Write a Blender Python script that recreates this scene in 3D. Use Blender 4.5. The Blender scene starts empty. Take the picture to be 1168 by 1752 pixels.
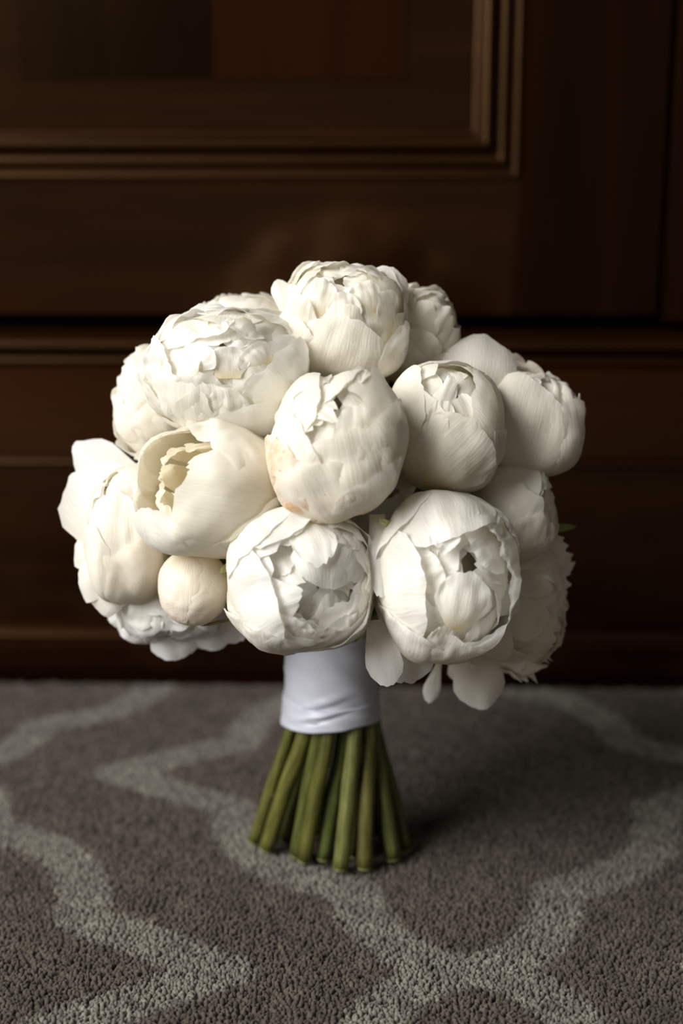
import bpy, math, random
import numpy as np
from mathutils import Vector, Matrix, noise

# ------------------------------------------------------------------ camera
W_PX, H_PX = 1168, 1752
LENS, SENS_W = 50.0, 24.0
F = LENS / SENS_W * W_PX
PITCH = math.radians(14.4)
CAM_H = 0.387
scene = bpy.context.scene
COL = scene.collection

cam_d = bpy.data.cameras.new('camera')
cam_d.sensor_fit = 'HORIZONTAL'
cam_d.sensor_width = SENS_W
cam_d.lens = LENS
cam_d.clip_start = 0.02
cam = bpy.data.objects.new('camera', cam_d)
COL.objects.link(cam)
cam.location = (0, 0, CAM_H)
cam.rotation_euler = (math.pi / 2 - PITCH, 0, 0)
scene.camera = cam
cam_d.dof.use_dof = True
cam_d.dof.focus_distance = 0.668
cam_d.dof.aperture_fstop = 3.4

# ------------------------------------------------------------------ world and window light
world = bpy.data.worlds.new('room_ambient')
scene.world = world
world.use_nodes = True
bg = world.node_tree.nodes['Background']
bg.inputs['Color'].default_value = (1.0, 0.93, 0.83, 1)
bg.inputs['Strength'].default_value = 0.11
scene.cycles.max_bounces = 12
scene.cycles.diffuse_bounces = 8

def area(name, loc, target, sx, sy, power, color):
    d = bpy.data.lights.new(name, 'AREA')
    d.shape = 'RECTANGLE'; d.size = sx; d.size_y = sy
    d.energy = power; d.color = color
    o = bpy.data.objects.new(name, d)
    COL.objects.link(o)
    o.location = loc
    o.rotation_euler = (Vector(target) - Vector(loc)).to_track_quat('-Z', 'Y').to_euler()
    return o
area('window_daylight', (-1.38, -0.26, 1.22), (0, 0.78, 0.2), 1.3, 1.5, 76, (1.0, 0.985, 0.955))

scene.view_settings.view_transform = 'Standard'
scene.view_settings.look = 'None'
scene.view_settings.gamma = 1
scene.view_settings.use_curve_mapping = False
scene.view_settings.exposure = 0.0

# ------------------------------------------------------------------ helpers
CAM_R = cam.rotation_euler.to_matrix()
CAM_P = Vector(cam.location)

def ray(px, py):
    """world direction with unit depth along the optical axis"""
    return CAM_R @ Vector(((px - W_PX / 2) / F, -(py - H_PX / 2) / F, -1.0))

def at_depth(px, py, depth):
    return CAM_P + ray(px, py) * depth

def on_plane(px, py, p0, n):
    d = ray(px, py)
    t = (Vector(p0) - CAM_P).dot(n) / d.dot(n)
    return CAM_P + d * t

def on_floor(px, py, z=0.0):
    return on_plane(px, py, (0, 0, z), Vector((0, 0, 1)))

def smooth01(a, b, x):
    t = min(1.0, max(0.0, (x - a) / (b - a)))
    return t * t * (3 - 2 * t)

def mesh_obj(name, verts, faces, mat, parent=None, uvs=None, smooth=True, local=True):
    me = bpy.data.meshes.new(name)
    me.from_pydata([tuple(v) for v in verts], [], faces)
    if smooth:
        me.polygons.foreach_set('use_smooth', [True] * len(me.polygons))
    if uvs is not None:
        lay = me.uv_layers.new(name='UVMap')
        li = np.empty(len(me.loops), dtype=np.int32)
        me.loops.foreach_get('vertex_index', li)
        lay.data.foreach_set('uv', np.asarray(uvs, dtype=np.float32)[li].ravel())
    if mat:
        me.materials.append(mat)
    me.update()
    o = bpy.data.objects.new(name, me)
    COL.objects.link(o)
    if parent is not None:
        o.parent = parent
    return o

def empty(name, loc=(0, 0, 0), rz=0.0):
    o = bpy.data.objects.new(name, None)
    COL.objects.link(o)
    o.empty_display_size = 0.05
    o.location = loc
    o.rotation_euler = (0, 0, rz)
    return o

def tag(o, label=None, cat=None, group=None, kind=None):
    if label: o['label'] = label
    if cat: o['category'] = cat
    if group: o['group'] = group
    if kind: o['kind'] = kind
    return o

def new_mat(name):
    m = bpy.data.materials.new(name)
    m.use_nodes = True
    nt = m.node_tree
    for n in list(nt.nodes):
        nt.nodes.remove(n)
    out = nt.nodes.new('ShaderNodeOutputMaterial')
    return m, nt, out

def N(nt, typ, **kw):
    n = nt.nodes.new(typ)
    for k, v in kw.items():
        if k in n.inputs.keys():
            n.inputs[k].default_value = v
        else:
            setattr(n, k, v)
    return n

def ramp(nt, stops):
    r = nt.nodes.new('ShaderNodeValToRGB')
    e = r.color_ramp.elements
    while len(e) < len(stops):
        e.new(0.5)
    for el, (p, c) in zip(e, stops):
        el.position = p
        el.color = (*c, 1)
    return r

def mix_mul(nt, a, b, fac=1.0):
    m = nt.nodes.new('ShaderNodeMix')
    m.data_type = 'RGBA'; m.blend_type = 'MULTIPLY'
    m.inputs[0].default_value = fac
    nt.links.new(a, m.inputs[6]); nt.links.new(b, m.inputs[7])
    return m.outputs[2]

# ------------------------------------------------------------------ materials
def make_petal_mat(name, spotted=False):
    m, nt, out = new_mat(name)
    L = nt.links.new
    uv = N(nt, 'ShaderNodeUVMap')
    sep = N(nt, 'ShaderNodeSeparateXYZ'); L(uv.outputs[0], sep.inputs[0])
    info = N(nt, 'ShaderNodeObjectInfo')
    r = ramp(nt, [(0.0, (0.90, 0.80, 0.54)), (0.22, (0.955, 0.90, 0.76)),
                  (0.42, (0.97, 0.945, 0.885)), (1.0, (0.976, 0.964, 0.932))])
    L(sep.outputs[1], r.inputs[0])
    c = mix_mul(nt, r.outputs[0], info.outputs['Color'])
    if spotted:
        geo = N(nt, 'ShaderNodeTexCoord')
        n1 = N(nt, 'ShaderNodeTexNoise', Scale=55.0, Detail=5.0, Roughness=0.65)
        L(geo.outputs['Object'], n1.inputs['Vector'])
        r1 = ramp(nt, [(0.46, (1, 1, 1)), (0.62, (0.86, 0.68, 0.50)), (0.74, (0.62, 0.40, 0.24))])
        L(n1.outputs['Fac'], r1.inputs[0])
        n2 = N(nt, 'ShaderNodeTexNoise', Scale=420.0, Detail=3.0)
        L(geo.outputs['Object'], n2.inputs['Vector'])
        r2 = ramp(nt, [(0.60, (1, 1, 1)), (0.72, (0.62, 0.45, 0.30))])
        L(n2.outputs['Fac'], r2.inputs[0])
        c = mix_mul(nt, mix_mul(nt, c, r1.outputs[0]), r2.outputs[0])
    # fine veins along the petal
    mp = N(nt, 'ShaderNodeMapping'); mp.inputs['Scale'].default_value = (13, 1.3, 1)
    L(uv.outputs[0], mp.inputs[0])
    ns = N(nt, 'ShaderNodeTexNoise', Scale=3.0, Detail=4.0, Roughness=0.55)
    L(mp.outputs[0], ns.inputs['Vector'])
    ob = N(nt, 'ShaderNodeTexCoord')
    ns2 = N(nt, 'ShaderNodeTexNoise', Scale=70.0, Detail=3.0, Roughness=0.5)
    L(ob.outputs['Object'], ns2.inputs['Vector'])
    add = N(nt, 'ShaderNodeMath', operation='ADD')
    L(ns.outputs['Fac'], add.inputs[0]); L(ns2.outputs['Fac'], add.inputs[1])
    bp = N(nt, 'ShaderNodeBump', Strength=0.20, Distance=0.0022)
    L(add.outputs[0], bp.inputs['Height'])
    p = N(nt, 'ShaderNodeBsdfPrincipled', Roughness=0.44)
    p.inputs['Specular IOR Level'].default_value = 0.42
    p.inputs['Sheen Weight'].default_value = 0.12
    L(c, p.inputs['Base Color']); L(bp.outputs[0], p.inputs['Normal'])
    tr = N(nt, 'ShaderNodeBsdfTranslucent')
    L(c, tr.inputs['Color']); L(bp.outputs[0], tr.inputs['Normal'])
    mx = N(nt, 'ShaderNodeMixShader'); mx.inputs[0].default_value = 0.42
    L(p.outputs[0], mx.inputs[1]); L(tr.outputs[0], mx.inputs[2])
    L(mx.outputs[0], out.inputs[0])
    return m

M_PETAL = make_petal_mat('petal_white')
M_PETAL_SPOT = make_petal_mat('petal_blemished', True)

def make_stem_mat():
    m, nt, out = new_mat('stem_green')
    L = nt.links.new
    uv = N(nt, 'ShaderNodeUVMap')
    info = N(nt, 'ShaderNodeObjectInfo')
    mp = N(nt, 'ShaderNodeMapping'); mp.inputs['Scale'].default_value = (6, 1.5, 1)
    L(uv.outputs[0], mp.inputs[0])
    add = N(nt, 'ShaderNodeVectorMath', operation='ADD')
    L(mp.outputs[0], add.inputs[0])
    sc = N(nt, 'ShaderNodeMath', operation='MULTIPLY'); sc.inputs[1].default_value = 37.0
    L(info.outputs['Random'], sc.inputs[0]); L(sc.outputs[0], add.inputs[1])
    ns = N(nt, 'ShaderNodeTexNoise', Scale=2.2, Detail=4.0)
    L(add.outputs[0], ns.inputs['Vector'])
    r = ramp(nt, [(0.30, (0.042, 0.042, 0.008)), (0.50, (0.085, 0.085, 0.017)), (0.72, (0.135, 0.136, 0.035))])
    L(ns.outputs['Fac'], r.inputs[0])
    c = mix_mul(nt, r.outputs[0], info.outputs['Color'])
    p = N(nt, 'ShaderNodeBsdfPrincipled', Roughness=0.48)
    L(c, p.inputs['Base Color'])
    L(p.outputs[0], out.inputs[0])
    return m
M_STEM = make_stem_mat()

def simple_mat(name, color, rough=0.5, noise_scale=None, c2=None, spec=0.4, bump=0.0, sheen=0.0):
    m, nt, out = new_mat(name)
    L = nt.links.new
    p = N(nt, 'ShaderNodeBsdfPrincipled', Roughness=rough)
    p.inputs['Specular IOR Level'].default_value = spec
    p.inputs['Sheen Weight'].default_value = sheen
    p.inputs['Base Color'].default_value = (*color, 1)
    if noise_scale:
        tc = N(nt, 'ShaderNodeTexCoord')
        ns = N(nt, 'ShaderNodeTexNoise', Scale=noise_scale, Detail=4.0)
        L(tc.outputs['Object'], ns.inputs['Vector'])
        r = ramp(nt, [(0.35, color), (0.65, c2 or color)])
        L(ns.outputs['Fac'], r.inputs[0]); L(r.outputs[0], p.inputs['Base Color'])
        if bump:
            b = N(nt, 'ShaderNodeBump', Strength=bump, Distance=0.001)
            L(ns.outputs['Fac'], b.inputs['Height']); L(b.outputs[0], p.inputs['Normal'])
    L(p.outputs[0], out.inputs[0])
    return m

M_CUT = simple_mat('stem_cut_end', (0.30, 0.33, 0.12), 0.7, 300, (0.22, 0.24, 0.08))
M_NODE = simple_mat('stem_scar', (0.10, 0.065, 0.025), 0.7, 400, (0.05, 0.035, 0.012), bump=0.4)
M_LEAF = simple_mat('leaf_green', (0.10, 0.16, 0.03), 0.5, 160, (0.17, 0.22, 0.05), bump=0.2)
M_SEPAL = simple_mat('sepal_lime', (0.34, 0.38, 0.10), 0.5, 200, (0.52, 0.52, 0.24), bump=0.2)
M_STAMEN = simple_mat('stamen_gold', (0.62, 0.46, 0.14), 0.6, 500, (0.45, 0.30, 0.08))

def make_satin():
    m, nt, out = new_mat('satin_ribbon')
    L = nt.links.new
    tc = N(nt, 'ShaderNodeTexCoord')
    mp = N(nt, 'ShaderNodeMapping'); mp.inputs['Scale'].default_value = (1, 1, 9)
    L(tc.outputs['Object'], mp.inputs[0])
    ns = N(nt, 'ShaderNodeTexNoise', Scale=28.0, Detail=5.0)
    L(mp.outputs[0], ns.inputs['Vector'])
    bp = N(nt, 'ShaderNodeBump', Strength=0.15, Distance=0.002)
    L(ns.outputs['Fac'], bp.inputs['Height'])
    p = N(nt, 'ShaderNodeBsdfPrincipled', Roughness=0.42)
    p.inputs['Base Color'].default_value = (0.57, 0.59, 0.67, 1)
    p.inputs['Sheen Weight'].default_value = 0.2
    p.inputs['Anisotropic'].default_value = 0.4
    L(bp.outputs[0], p.inputs['Normal'])
    L(p.outputs[0], out.inputs[0])
    return m
M_SATIN = make_satin()

def make_wood(name, c0, c1, c2, vertical=True, rough=0.15, spec=0.9, stint=(1.0, 0.54, 0.27, 1)):
    m, nt, out = new_mat(name)
    L = nt.links.new
    tc = N(nt, 'ShaderNodeTexCoord')
    mp = N(nt, 'ShaderNodeMapping')
    mp.inputs['Scale'].default_value = (14, 14, 1.1) if vertical else (1.1, 14, 14)
    L(tc.outputs['Object'], mp.inputs[0])
    ns = N(nt, 'ShaderNodeTexNoise', Scale=2.6, Detail=6.0, Roughness=0.6, Distortion=0.7)
    L(mp.outputs[0], ns.inputs['Vector'])
    r = ramp(nt, [(0.28, c0), (0.52, c1), (0.78, c2)])
    L(ns.outputs['Fac'], r.inputs[0])
    ns2 = N(nt, 'ShaderNodeTexNoise', Scale=6.0, Detail=3.0)
    L(tc.outputs['Object'], ns2.inputs['Vector'])
    rr = N(nt, 'ShaderNodeMapRange')
    rr.inputs['To Min'].default_value = rough - 0.04; rr.inputs['To Max'].default_value = rough + 0.07
    L(ns2.outputs['Fac'], rr.inputs['Value'])
    bp = N(nt, 'ShaderNodeBump', Strength=0.05, Distance=0.001)
    L(ns.outputs['Fac'], bp.inputs['Height'])
    p = N(nt, 'ShaderNodeBsdfPrincipled')
    p.inputs['Specular IOR Level'].default_value = spec
    p.inputs['Specular Tint'].default_value = stint
    L(r.outputs[0], p.inputs['Base Color']); L(rr.outputs[0], p.inputs['Roughness'])
    L(bp.outputs[0], p.inputs['Normal'])
    L(p.outputs[0], out.inputs[0])
    return m
M_WOOD_H = make_wood('walnut_horizontal', (0.0026, 0.0007, 0.0002), (0.0062, 0.0016, 0.0004), (0.0125, 0.0035, 0.0007), False, 0.13, 1.0)
M_WOOD_V = make_wood('walnut_vertical', (0.0020, 0.0005, 0.0002), (0.0042, 0.0010, 0.0003), (0.0080, 0.0020, 0.0004), True, 0.2, 0.4)
M_WOOD_M = make_wood('walnut_moulding', (0.0044, 0.0012, 0.0003), (0.0095, 0.0026, 0.0005), (0.0180, 0.0052, 0.0010), False, 0.42, 0.40, (1.0, 0.55, 0.24, 1))
M_VENEER_A = make_wood('veneer_dark', (0.0010, 0.0003, 0.0001), (0.0020, 0.0006, 0.0002), (0.0034, 0.0010, 0.0003), True, 0.2, 0.4)
M_VENEER_B = make_wood('veneer_red', (0.0085, 0.0018, 0.0004), (0.0120, 0.0027, 0.0005), (0.0165, 0.0038, 0.0007), True, 0.2, 0.4)
M_DARK = simple_mat('carcass_dark', (0.0012, 0.0005, 0.0003), 0.8, 20, (0.002, 0.0008, 0.0004), spec=0.05)
M_WALL = simple_mat('wall_paint', (0.55, 0.52, 0.47), 0.8, 30, (0.58, 0.55, 0.50), bump=0.1)
M_FLOOR = simple_mat('floor_boards', (0.12, 0.07, 0.04), 0.45, 8, (0.18, 0.11, 0.06))

def make_rug_mat():
    m, nt, out = new_mat('rug_wool')
    L = nt.links.new
    at = N(nt, 'ShaderNodeAttribute', attribute_name='design')
    p = N(nt, 'ShaderNodeBsdfPrincipled', Roughness=0.95)
    p.inputs['Specular IOR Level'].default_value = 0.1
    p.inputs['Sheen Weight'].default_value = 0.1
    L(at.outputs['Color'], p.inputs['Base Color'])
    L(p.outputs[0], out.inputs[0])
    return m
M_RUG = make_rug_mat()

# ------------------------------------------------------------------ setting
WALL_C = Vector((0.0, 1.001, 0.0))          # wardrobe front on the floor, middle of the picture
YAW = math.radians(-1.5)
WN = Matrix.Rotation(YAW, 3, 'Z') @ Vector((0, -1, 0))
WX = Matrix.Rotation(YAW, 3, 'Z') @ Vector((1, 0, 0))

def box_geo(x0, x1, y0, y1, z0, z1, bev=0.0):
    """box with chamfered edges"""
    if bev <= 0:
        v = [(x, y, z) for x in (x0, x1) for y in (y0, y1) for z in (z0, z1)]
        f = [(0, 1, 3, 2), (4, 6, 7, 5), (0, 4, 5, 1), (2, 3, 7, 6), (0, 2, 6, 4), (1, 5, 7, 3)]
        return v, f
    import bmesh
    bm = bmesh.new()
    bmesh.ops.create_cube(bm, size=1.0)
    for v in bm.verts:
        v.co = Vector(((x0 + x1) / 2 + v.co.x * (x1 - x0), (y0 + y1) / 2 + v.co.y * (y1 - y0), (z0 + z1) / 2 + v.co.z * (z1 - z0)))
    bmesh.ops.bevel(bm, geom=list(bm.edges), offset=bev, segments=2, affect='EDGES', profile=0.6)
    bm.verts.index_update()
    v = [tuple(a.co) for a in bm.verts]
    f = [[a.index for a in q.verts] for q in bm.faces]
    bm.free()
    return v, f

def box(name, x0, x1, y0, y1, z0, z1, mat, parent=None, bev=0.0):
    v, f = box_geo(x0, x1, y0, y1, z0, z1, bev)
    return mesh_obj(name, v, f, mat, parent, smooth=False)

fl = box('floor', -2.2, 2.2, -1.6, 1.75, -0.06, -0.009, M_FLOOR); tag(fl, kind='structure')
wb = box('wall_back', -2.2, 2.2, 1.63, 1.75, -0.009, 2.6, M_WALL); tag(wb, kind='structure')

# ---- wardrobe, local x right, y backwards, z up, front board at y = 0
wardrobe = empty('wardrobe', (WALL_C.x, WALL_C.y, -0.009), YAW)
tag(wardrobe, 'dark walnut wardrobe with moulded panel doors behind the bouquet', 'wardrobe')

def wl(px, py, out=0.0):
    p = on_plane(px, py, WALL_C + WN * out, WN) - Vector((WALL_C.x, WALL_C.y, -0.009))
    return p.dot(WX), p.z

def wz(py, out=0.0):
    return wl(584, py, out)[1]

def strip(name, x0, x1, prof, mat, parent):
    """profile of (y, z) swept along x, closed at its ends"""
    n = len(prof)
    v = [(x0, y, z) for y, z in prof] + [(x1, y, z) for y, z in prof]
    f = [(i, i + 1, n + i + 1, n + i) for i in range(n - 1)]
    f += [tuple(range(n - 1, -1, -1)), tuple(range(n, 2 * n)), (n - 1, 0, n, 2 * n - 1)]
    o = mesh_obj(name, v, f, mat, parent, smooth=False)
    return o

def arc(cy, cz, r, a0, a1, n=7, ry=None):
    ry = ry or r
    return [(cy - ry * math.cos(math.radians(a0 + (a1 - a0) * i / n)), cz + r * math.sin(math.radians(a0 + (a1 - a0) * i / n))) for i in range(n + 1)]

XL, XR = -0.95, 1.02
D_IN = 0.55
z_gap = wz(548)
# lowest skirting
z1 = wz(1096)
box('plinth_board', XL, XR, -0.004, 0.03, 0.0, z1, M_WOOD_H, wardrobe, 0.002)
b0, b1 = wz(1096), wz(1080)
strip('plinth_bead', XL, XR, [(0.02, b0)] + arc(0.0, (b0 + b1) / 2, (b1 - b0) / 2, -90, 90, 8, 0.006) + [(0.02, b1)], M_WOOD_M, wardrobe)
# recessed lower panel
box('lower_panel', XL, XR, 0.006, 0.03, b1, wz(798), M_WOOD_H, wardrobe, 0.001)
# base rail with its lower bead
b0, b1 = wz(798), wz(783)
strip('rail_bead', XL, XR, [(0.02, b0)] + arc(0.0, (b0 + b1) / 2, (b1 - b0) / 2, -90, 90, 8, 0.007) + [(0.02, b1)], M_WOOD_M, wardrobe)
box('base_rail', XL, XR, 0.0, 0.03, b1, wz(626), M_WOOD_H, wardrobe, 0.001)
# moulding under the doors: small bead, cove, larger rounded nose
m0, m1, m2, m3 = wz(626), wz(607), wz(602), wz(574)
prof = [(0.02, m0)] + arc(0.0, (m0 + m1) / 2, (m1 - m0) / 2, -90, 90, 8, 0.006) + \
       arc(0.0, (m2 + m3) / 2, (m3 - m2) / 2, -90, 80, 10, 0.013) + [(0.012, wz(566)), (0.03, wz(566))]
strip('base_moulding', XL, XR, prof, M_WOOD_M, wardrobe)
box('carcass', XL, XR, 0.031, D_IN, 0.0, 1.86, M_DARK, wardrobe)

def ring_frame(name, x0, x1, zz0, zz1, prof, mat, parent):
    """prof: list of (inset, y); swept round the rectangle with mitred corners"""
    v, f = [], []
    for d, y, *e in prof:
        g = e[0] if e else d
        v += [(x0 + g, y, zz0 + d), (x1 - g, y, zz0 + d), (x1 - g, y, zz1 - d), (x0 + g, y, zz1 - d)]
    for k in range(len(prof) - 1):
        for c in range(4):
            a, b = 4 * k + c, 4 * k + (c + 1) % 4
            f.append((a, b, b + 4, a + 4))
    return mesh_obj(name, v, f, mat, parent, smooth=False)

def door(xl, xr, zb, zt, inset_x, inset_z, label):
    d = empty('door', (0, 0, 0)); d.parent = wardrobe
    d['label'] = label
    fx0, fx1, fz0, fz1 = xl + inset_x, xr - inset_x, zb + inset_z, zt - inset_z
    s = (fz0 - zb) / (541 - 308)           # metres per photo pixel on the door
    # two stiles and two rails around the moulding
    box('door_stile', xl, fx0 + 0.002, -0.002, 0.022, zb, zt, M_WOOD_V, d, 0.0016)
    box('door_stile', fx1 - 0.002, xr, -0.002, 0.022, zb, zt, M_WOOD_V, d, 0.0016)
    box('door_rail', fx0 + 0.002, fx1 - 0.002, -0.002, 0.022, zb, fz0 + 0.002, M_WOOD_H, d, 0.0012)
    box('door_rail', fx0 + 0.002, fx1 - 0.002, -0.002, 0.022, fz1 - 0.002, zt, M_WOOD_H, d, 0.0012)
    P = [(0, -0.002), (0, -0.003), (3, -0.0045), (7, -0.0053), (10, -0.0049), (13, -0.0040), (20, -0.0042), (24, -0.0065),
         (28, -0.0084), (32, -0.0089), (35, -0.0083), (38, -0.0078), (45, -0.0083), (49, -0.0115), (53, -0.0142), (57, -0.0158),
         (61, -0.0160), (65, -0.0150), (68, -0.0128), (71, -0.0094), (74, -0.0050), (77, -0.0014), (82, 0.000)]
    ring_frame('door_moulding', fx0, fx1, fz0, fz1, [(a * s, b) for a, b in P], M_WOOD_M, d)
    # bevel sloping up to the raised field
    ix = xm - wl(693, 100)[0]
    B = [(82 * s, 0.0004), (86 * s, 0.0003), (168 * s, 0.0003, ix - 2 * s), (170 * s, 0.0003, ix)]
    ring_frame('panel_bevel', fx0, fx1, fz0, fz1, B, M_WOOD_H, d)
    i = 170 * s
    px0, px1, pz0, pz1 = fx0 + ix, fx1 - ix, fz0 + i, fz1 - i
    mid = (px0 + px1) / 2
    box('veneer_panel', px0, mid, -0.0024, 0.004, pz0, pz1, M_VENEER_A, d)
    box('veneer_panel', mid, px1, -0.0024, 0.004, pz0, pz1, M_VENEER_B, d)
    box('door_back', fx0 - 0.005, fx1 + 0.005, 0.023, 0.029, zb + 0.01, zt - 0.01, M_DARK, d)
    return d

dz0 = wz(539)
xr_edge = wl(1122, 540)[0]
xm = wl(888, 308)[0]
inset_z = wz(308) - dz0
xc = wl(365, 130)[0]
xl_edge = 2 * xc - xr_edge
door(xl_edge, xr_edge, dz0, 1.80, xr_edge - xm, inset_z, 'walnut door with two-tone veneered panel')
x2 = wl(1131, 540)[0]
box('door_stile', x2, XR, -0.002, 0.022, dz0 - 0.004, 1.80, M_WOOD_V, wardrobe, 0.0016)
box('door_stile', XL, xl_edge - 0.004, -0.002, 0.022, dz0 - 0.004, 1.80, M_WOOD_V, wardrobe, 0.0016)
box('cornice', XL, XR, 0.0, D_IN, 1.86, 1.93, M_WOOD_H, wardrobe, 0.008)

# ------------------------------------------------------------------ rug
RC = (0.061, 0.831); RPX, RPY = 0.642, 0.446       # centre of one lantern, repeat of the lattice
_o = []
for q in [(196, 1330), (250, 1345), (310, 1366), (372, 1380), (398, 1392), (400, 1425), (425, 1462), (470, 1494), (540, 1517),
          (604, 1533), (616, 1560), (640, 1600), (690, 1638), (745, 1662), (800, 1672)]:
    p = on_floor(*q)
    _o.append((RC[0] - p.x, RC[1] - p.y))
_o[0] = (_o[0][0], 0.0); _o[-1] = (0.0, RPY / 2)
OUTL = np.array(_o)

def rug_mask(x, y):
    """1 on the pale trellis line, 0 on the taupe ground"""
    best = np.full(x.shape, 9.0)
    for ox, oy in ((0, 0), (RPX / 2, RPY / 2)):
        dx = np.abs((x - RC[0] - ox + RPX / 2) % RPX - RPX / 2)
        dy = np.abs((y - RC[1] - oy + RPY / 2) % RPY - RPY / 2)
        for a, b in zip(OUTL[:-1], OUTL[1:]):
            ab = b - a
            t = np.clip(((dx - a[0]) * ab[0] + (dy - a[1]) * ab[1]) / (ab @ ab), 0, 1)
            d = np.hypot(dx - a[0] - t * ab[0], dy - a[1] - t * ab[1])
            best = np.minimum(best, d)
    return best

rng = np.random.default_rng(7)
C_GROUND = np.array([0.077, 0.063, 0.051]); C_LINE = np.array([0.156, 0.144, 0.122])

def vnoise(x, y, s):
    return np.array([noise.noise(Vector((a * s, b * s, 3.1))) for a, b in zip(x, y)])

def rug_colour(x, y, jitter):
    d = rug_mask(x, y) + rng.normal(0, 0.0012, x.shape)
    k = np.clip((0.0135 - d) / 0.004 + 0.5, 0, 1)[:, None]
    c = C_GROUND * (1 - k) + C_LINE * k
    blot = 1 + 0.24 * vnoise(x, y, 45) + 0.40 * vnoise(x, y, 150)
    c = c * blot[:, None] * (1 + rng.normal(0, jitter, x.shape))[:, None]
    return np.clip(c, 0.01, 1)

def far_edge(x):
    return WALL_C.y + math.tan(YAW) * x - 0.019

RX0, RX1, RY0 = -0.9, 0.9, 0.02
NX, NY = 300, 160
gx = np.linspace(RX0, RX1, NX); gv = np.linspace(0, 1, NY)
X = np.repeat(gx[None, :], NY, 0)
Y = RY0 + gv[:, None] * (far_edge(X) - RY0)
xs, ys = X.ravel(), Y.ravel()
zs = 0.001 + 0.0006 * rng.random(xs.shape)
vv = list(zip(xs.tolist(), ys.tolist(), zs.tolist()))
ff = [(j * NX + i, j * NX + i + 1, (j + 1) * NX + i + 1, (j + 1) * NX + i) for j in range(NY - 1) for i in range(NX - 1)]
# woven underside and edges
b0 = len(vv)
cor = [(0, 0), (NX - 1, 0), (NX - 1, NY - 1), (0, NY - 1)]
per = [i for i in range(NX)] + [j * NX + NX - 1 for j in range(1, NY)] + [(NY - 1) * NX + i for i in range(NX - 2, -1, -1)] + [j * NX for j in range(NY - 2, 0, -1)]
for k in per:
    vv.append((vv[k][0], vv[k][1], -0.009))
n = len(per)
ff += [(per[(k + 1) % n], per[k], b0 + k, b0 + (k + 1) % n) for k in range(n)]
ff.append(tuple(b0 + k for k in range(n - 1, -1, -1)))
rug = mesh_obj('rug', vv, ff, M_RUG, None)
tag(rug, 'taupe wool rug with pale lattice pattern under the bouquet', 'rug')
cols = np.ones((len(vv), 4), np.float32); cols[:, :3] = C_GROUND
cols[:len(xs), :3] = rug_colour(xs, ys, 0.05)
ca = rug.data.color_attributes.new('design', 'FLOAT_COLOR', 'POINT')
ca.data.foreach_set('color', cols.ravel())

def tufts(name, x0, x1, y0, y1, step, hgt, parent, skip=None):
    gx = np.arange(x0, x1, step); gy = np.arange(y0, y1, step)
    X, Y = np.meshgrid(gx, gy)
    x = X.ravel() + rng.uniform(-.5, .5, X.size) * step
    y = Y.ravel() + rng.uniform(-.5, .5, X.size) * step
    ok = y < far_edge(0) + math.tan(YAW) * x - 0.002
    if skip is not None:
        ok &= ~((x > skip[0]) & (x < skip[1]) & (y > skip[2]))
    x, y = x[ok], y[ok]
    n = x.size
    r = step * 0.95
    ang = rng.uniform(0, 6.283, n)
    h = hgt * rng.uniform(0.75, 1.15, n)
    lx = rng.normal(0, 0.45, n) * step; ly = rng.normal(0, 0.45, n) * step
    V = np.empty((n, 7, 3), np.float32)
    for k in range(3):
        a = ang + k * 2.0944
        V[:, k, 0] = x + r * np.cos(a); V[:, k, 1] = y + r * np.sin(a); V[:, k, 2] = 0.0005
        V[:, 3 + k, 0] = x + lx * .7 + r * .72 * np.cos(a); V[:, 3 + k, 1] = y + ly * .7 + r * .72 * np.sin(a); V[:, 3 + k, 2] = h * .72
    V[:, 6, 0] = x + lx; V[:, 6, 1] = y + ly; V[:, 6, 2] = h
    fa = np.array([[0, 1, 4, 3], [1, 2, 5, 4], [2, 0, 3, 5]]); fb = np.array([[3, 4, 6], [4, 5, 6], [5, 3, 6]])
    me = bpy.data.meshes.new(name)
    me.vertices.add(n * 7); me.vertices.foreach_set('co', V.ravel())
    base = (np.arange(n) * 7)[:, None, None]
    lv = np.concatenate([(fa[None] + base).reshape(n, -1), (fb[None] + base).reshape(n, -1)], 1)
    me.loops.add(lv.size); me.loops.foreach_set('vertex_index', lv.ravel().astype(np.int32))
    tot = np.tile(np.array([4, 4, 4, 3, 3, 3]), n)
    st = np.concatenate([[0], np.cumsum(tot)[:-1]])
    me.polygons.add(n * 6)
    me.polygons.foreach_set('loop_start', st.astype(np.int32))
    me.polygons.foreach_set('loop_total', tot.astype(np.int32))
    me.polygons.foreach_set('use_smooth', np.ones(n * 6, bool))
    me.update(calc_edges=True); me.validate()
    c = np.ones((n, 7, 4), np.float32)
    c[:, :, :3] = rug_colour(x, y, 0.10)[:, None, :]
    a = me.color_attributes.new('design', 'FLOAT_COLOR', 'POINT')
    a.data.foreach_set('color', c.ravel())
    me.materials.append(M_RUG)
    o = bpy.data.objects.new(name, me); COL.objects.link(o)
    o.parent = parent; o['kind'] = 'stuff'
    return o
tufts('pile', -0.31, 0.31, 0.50, 1.0, 0.0019, 0.0042, rug)
tufts('pile', -0.62, 0.62, 0.30, 1.0, 0.0050, 0.0046, rug, (-0.305, 0.305, 0.505))

# ------------------------------------------------------------------ bouquet
BASE = on_floor(566, 1447, 0.0066)
bouquet = empty('bouquet', (BASE.x, BASE.y, 0.0066))
tag(bouquet, 'round bouquet of white peonies standing on its green stems, wrapped in white satin', 'bouquet')
# depth of the flower dome: the point of the vertical through BASE that shows at photo row 830
_d = ray(555, 830)
_t = BASE.y / _d.y
ZC = _t
BO = Vector(bouquet.location)

PETAL_COUNT = [0]

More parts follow.
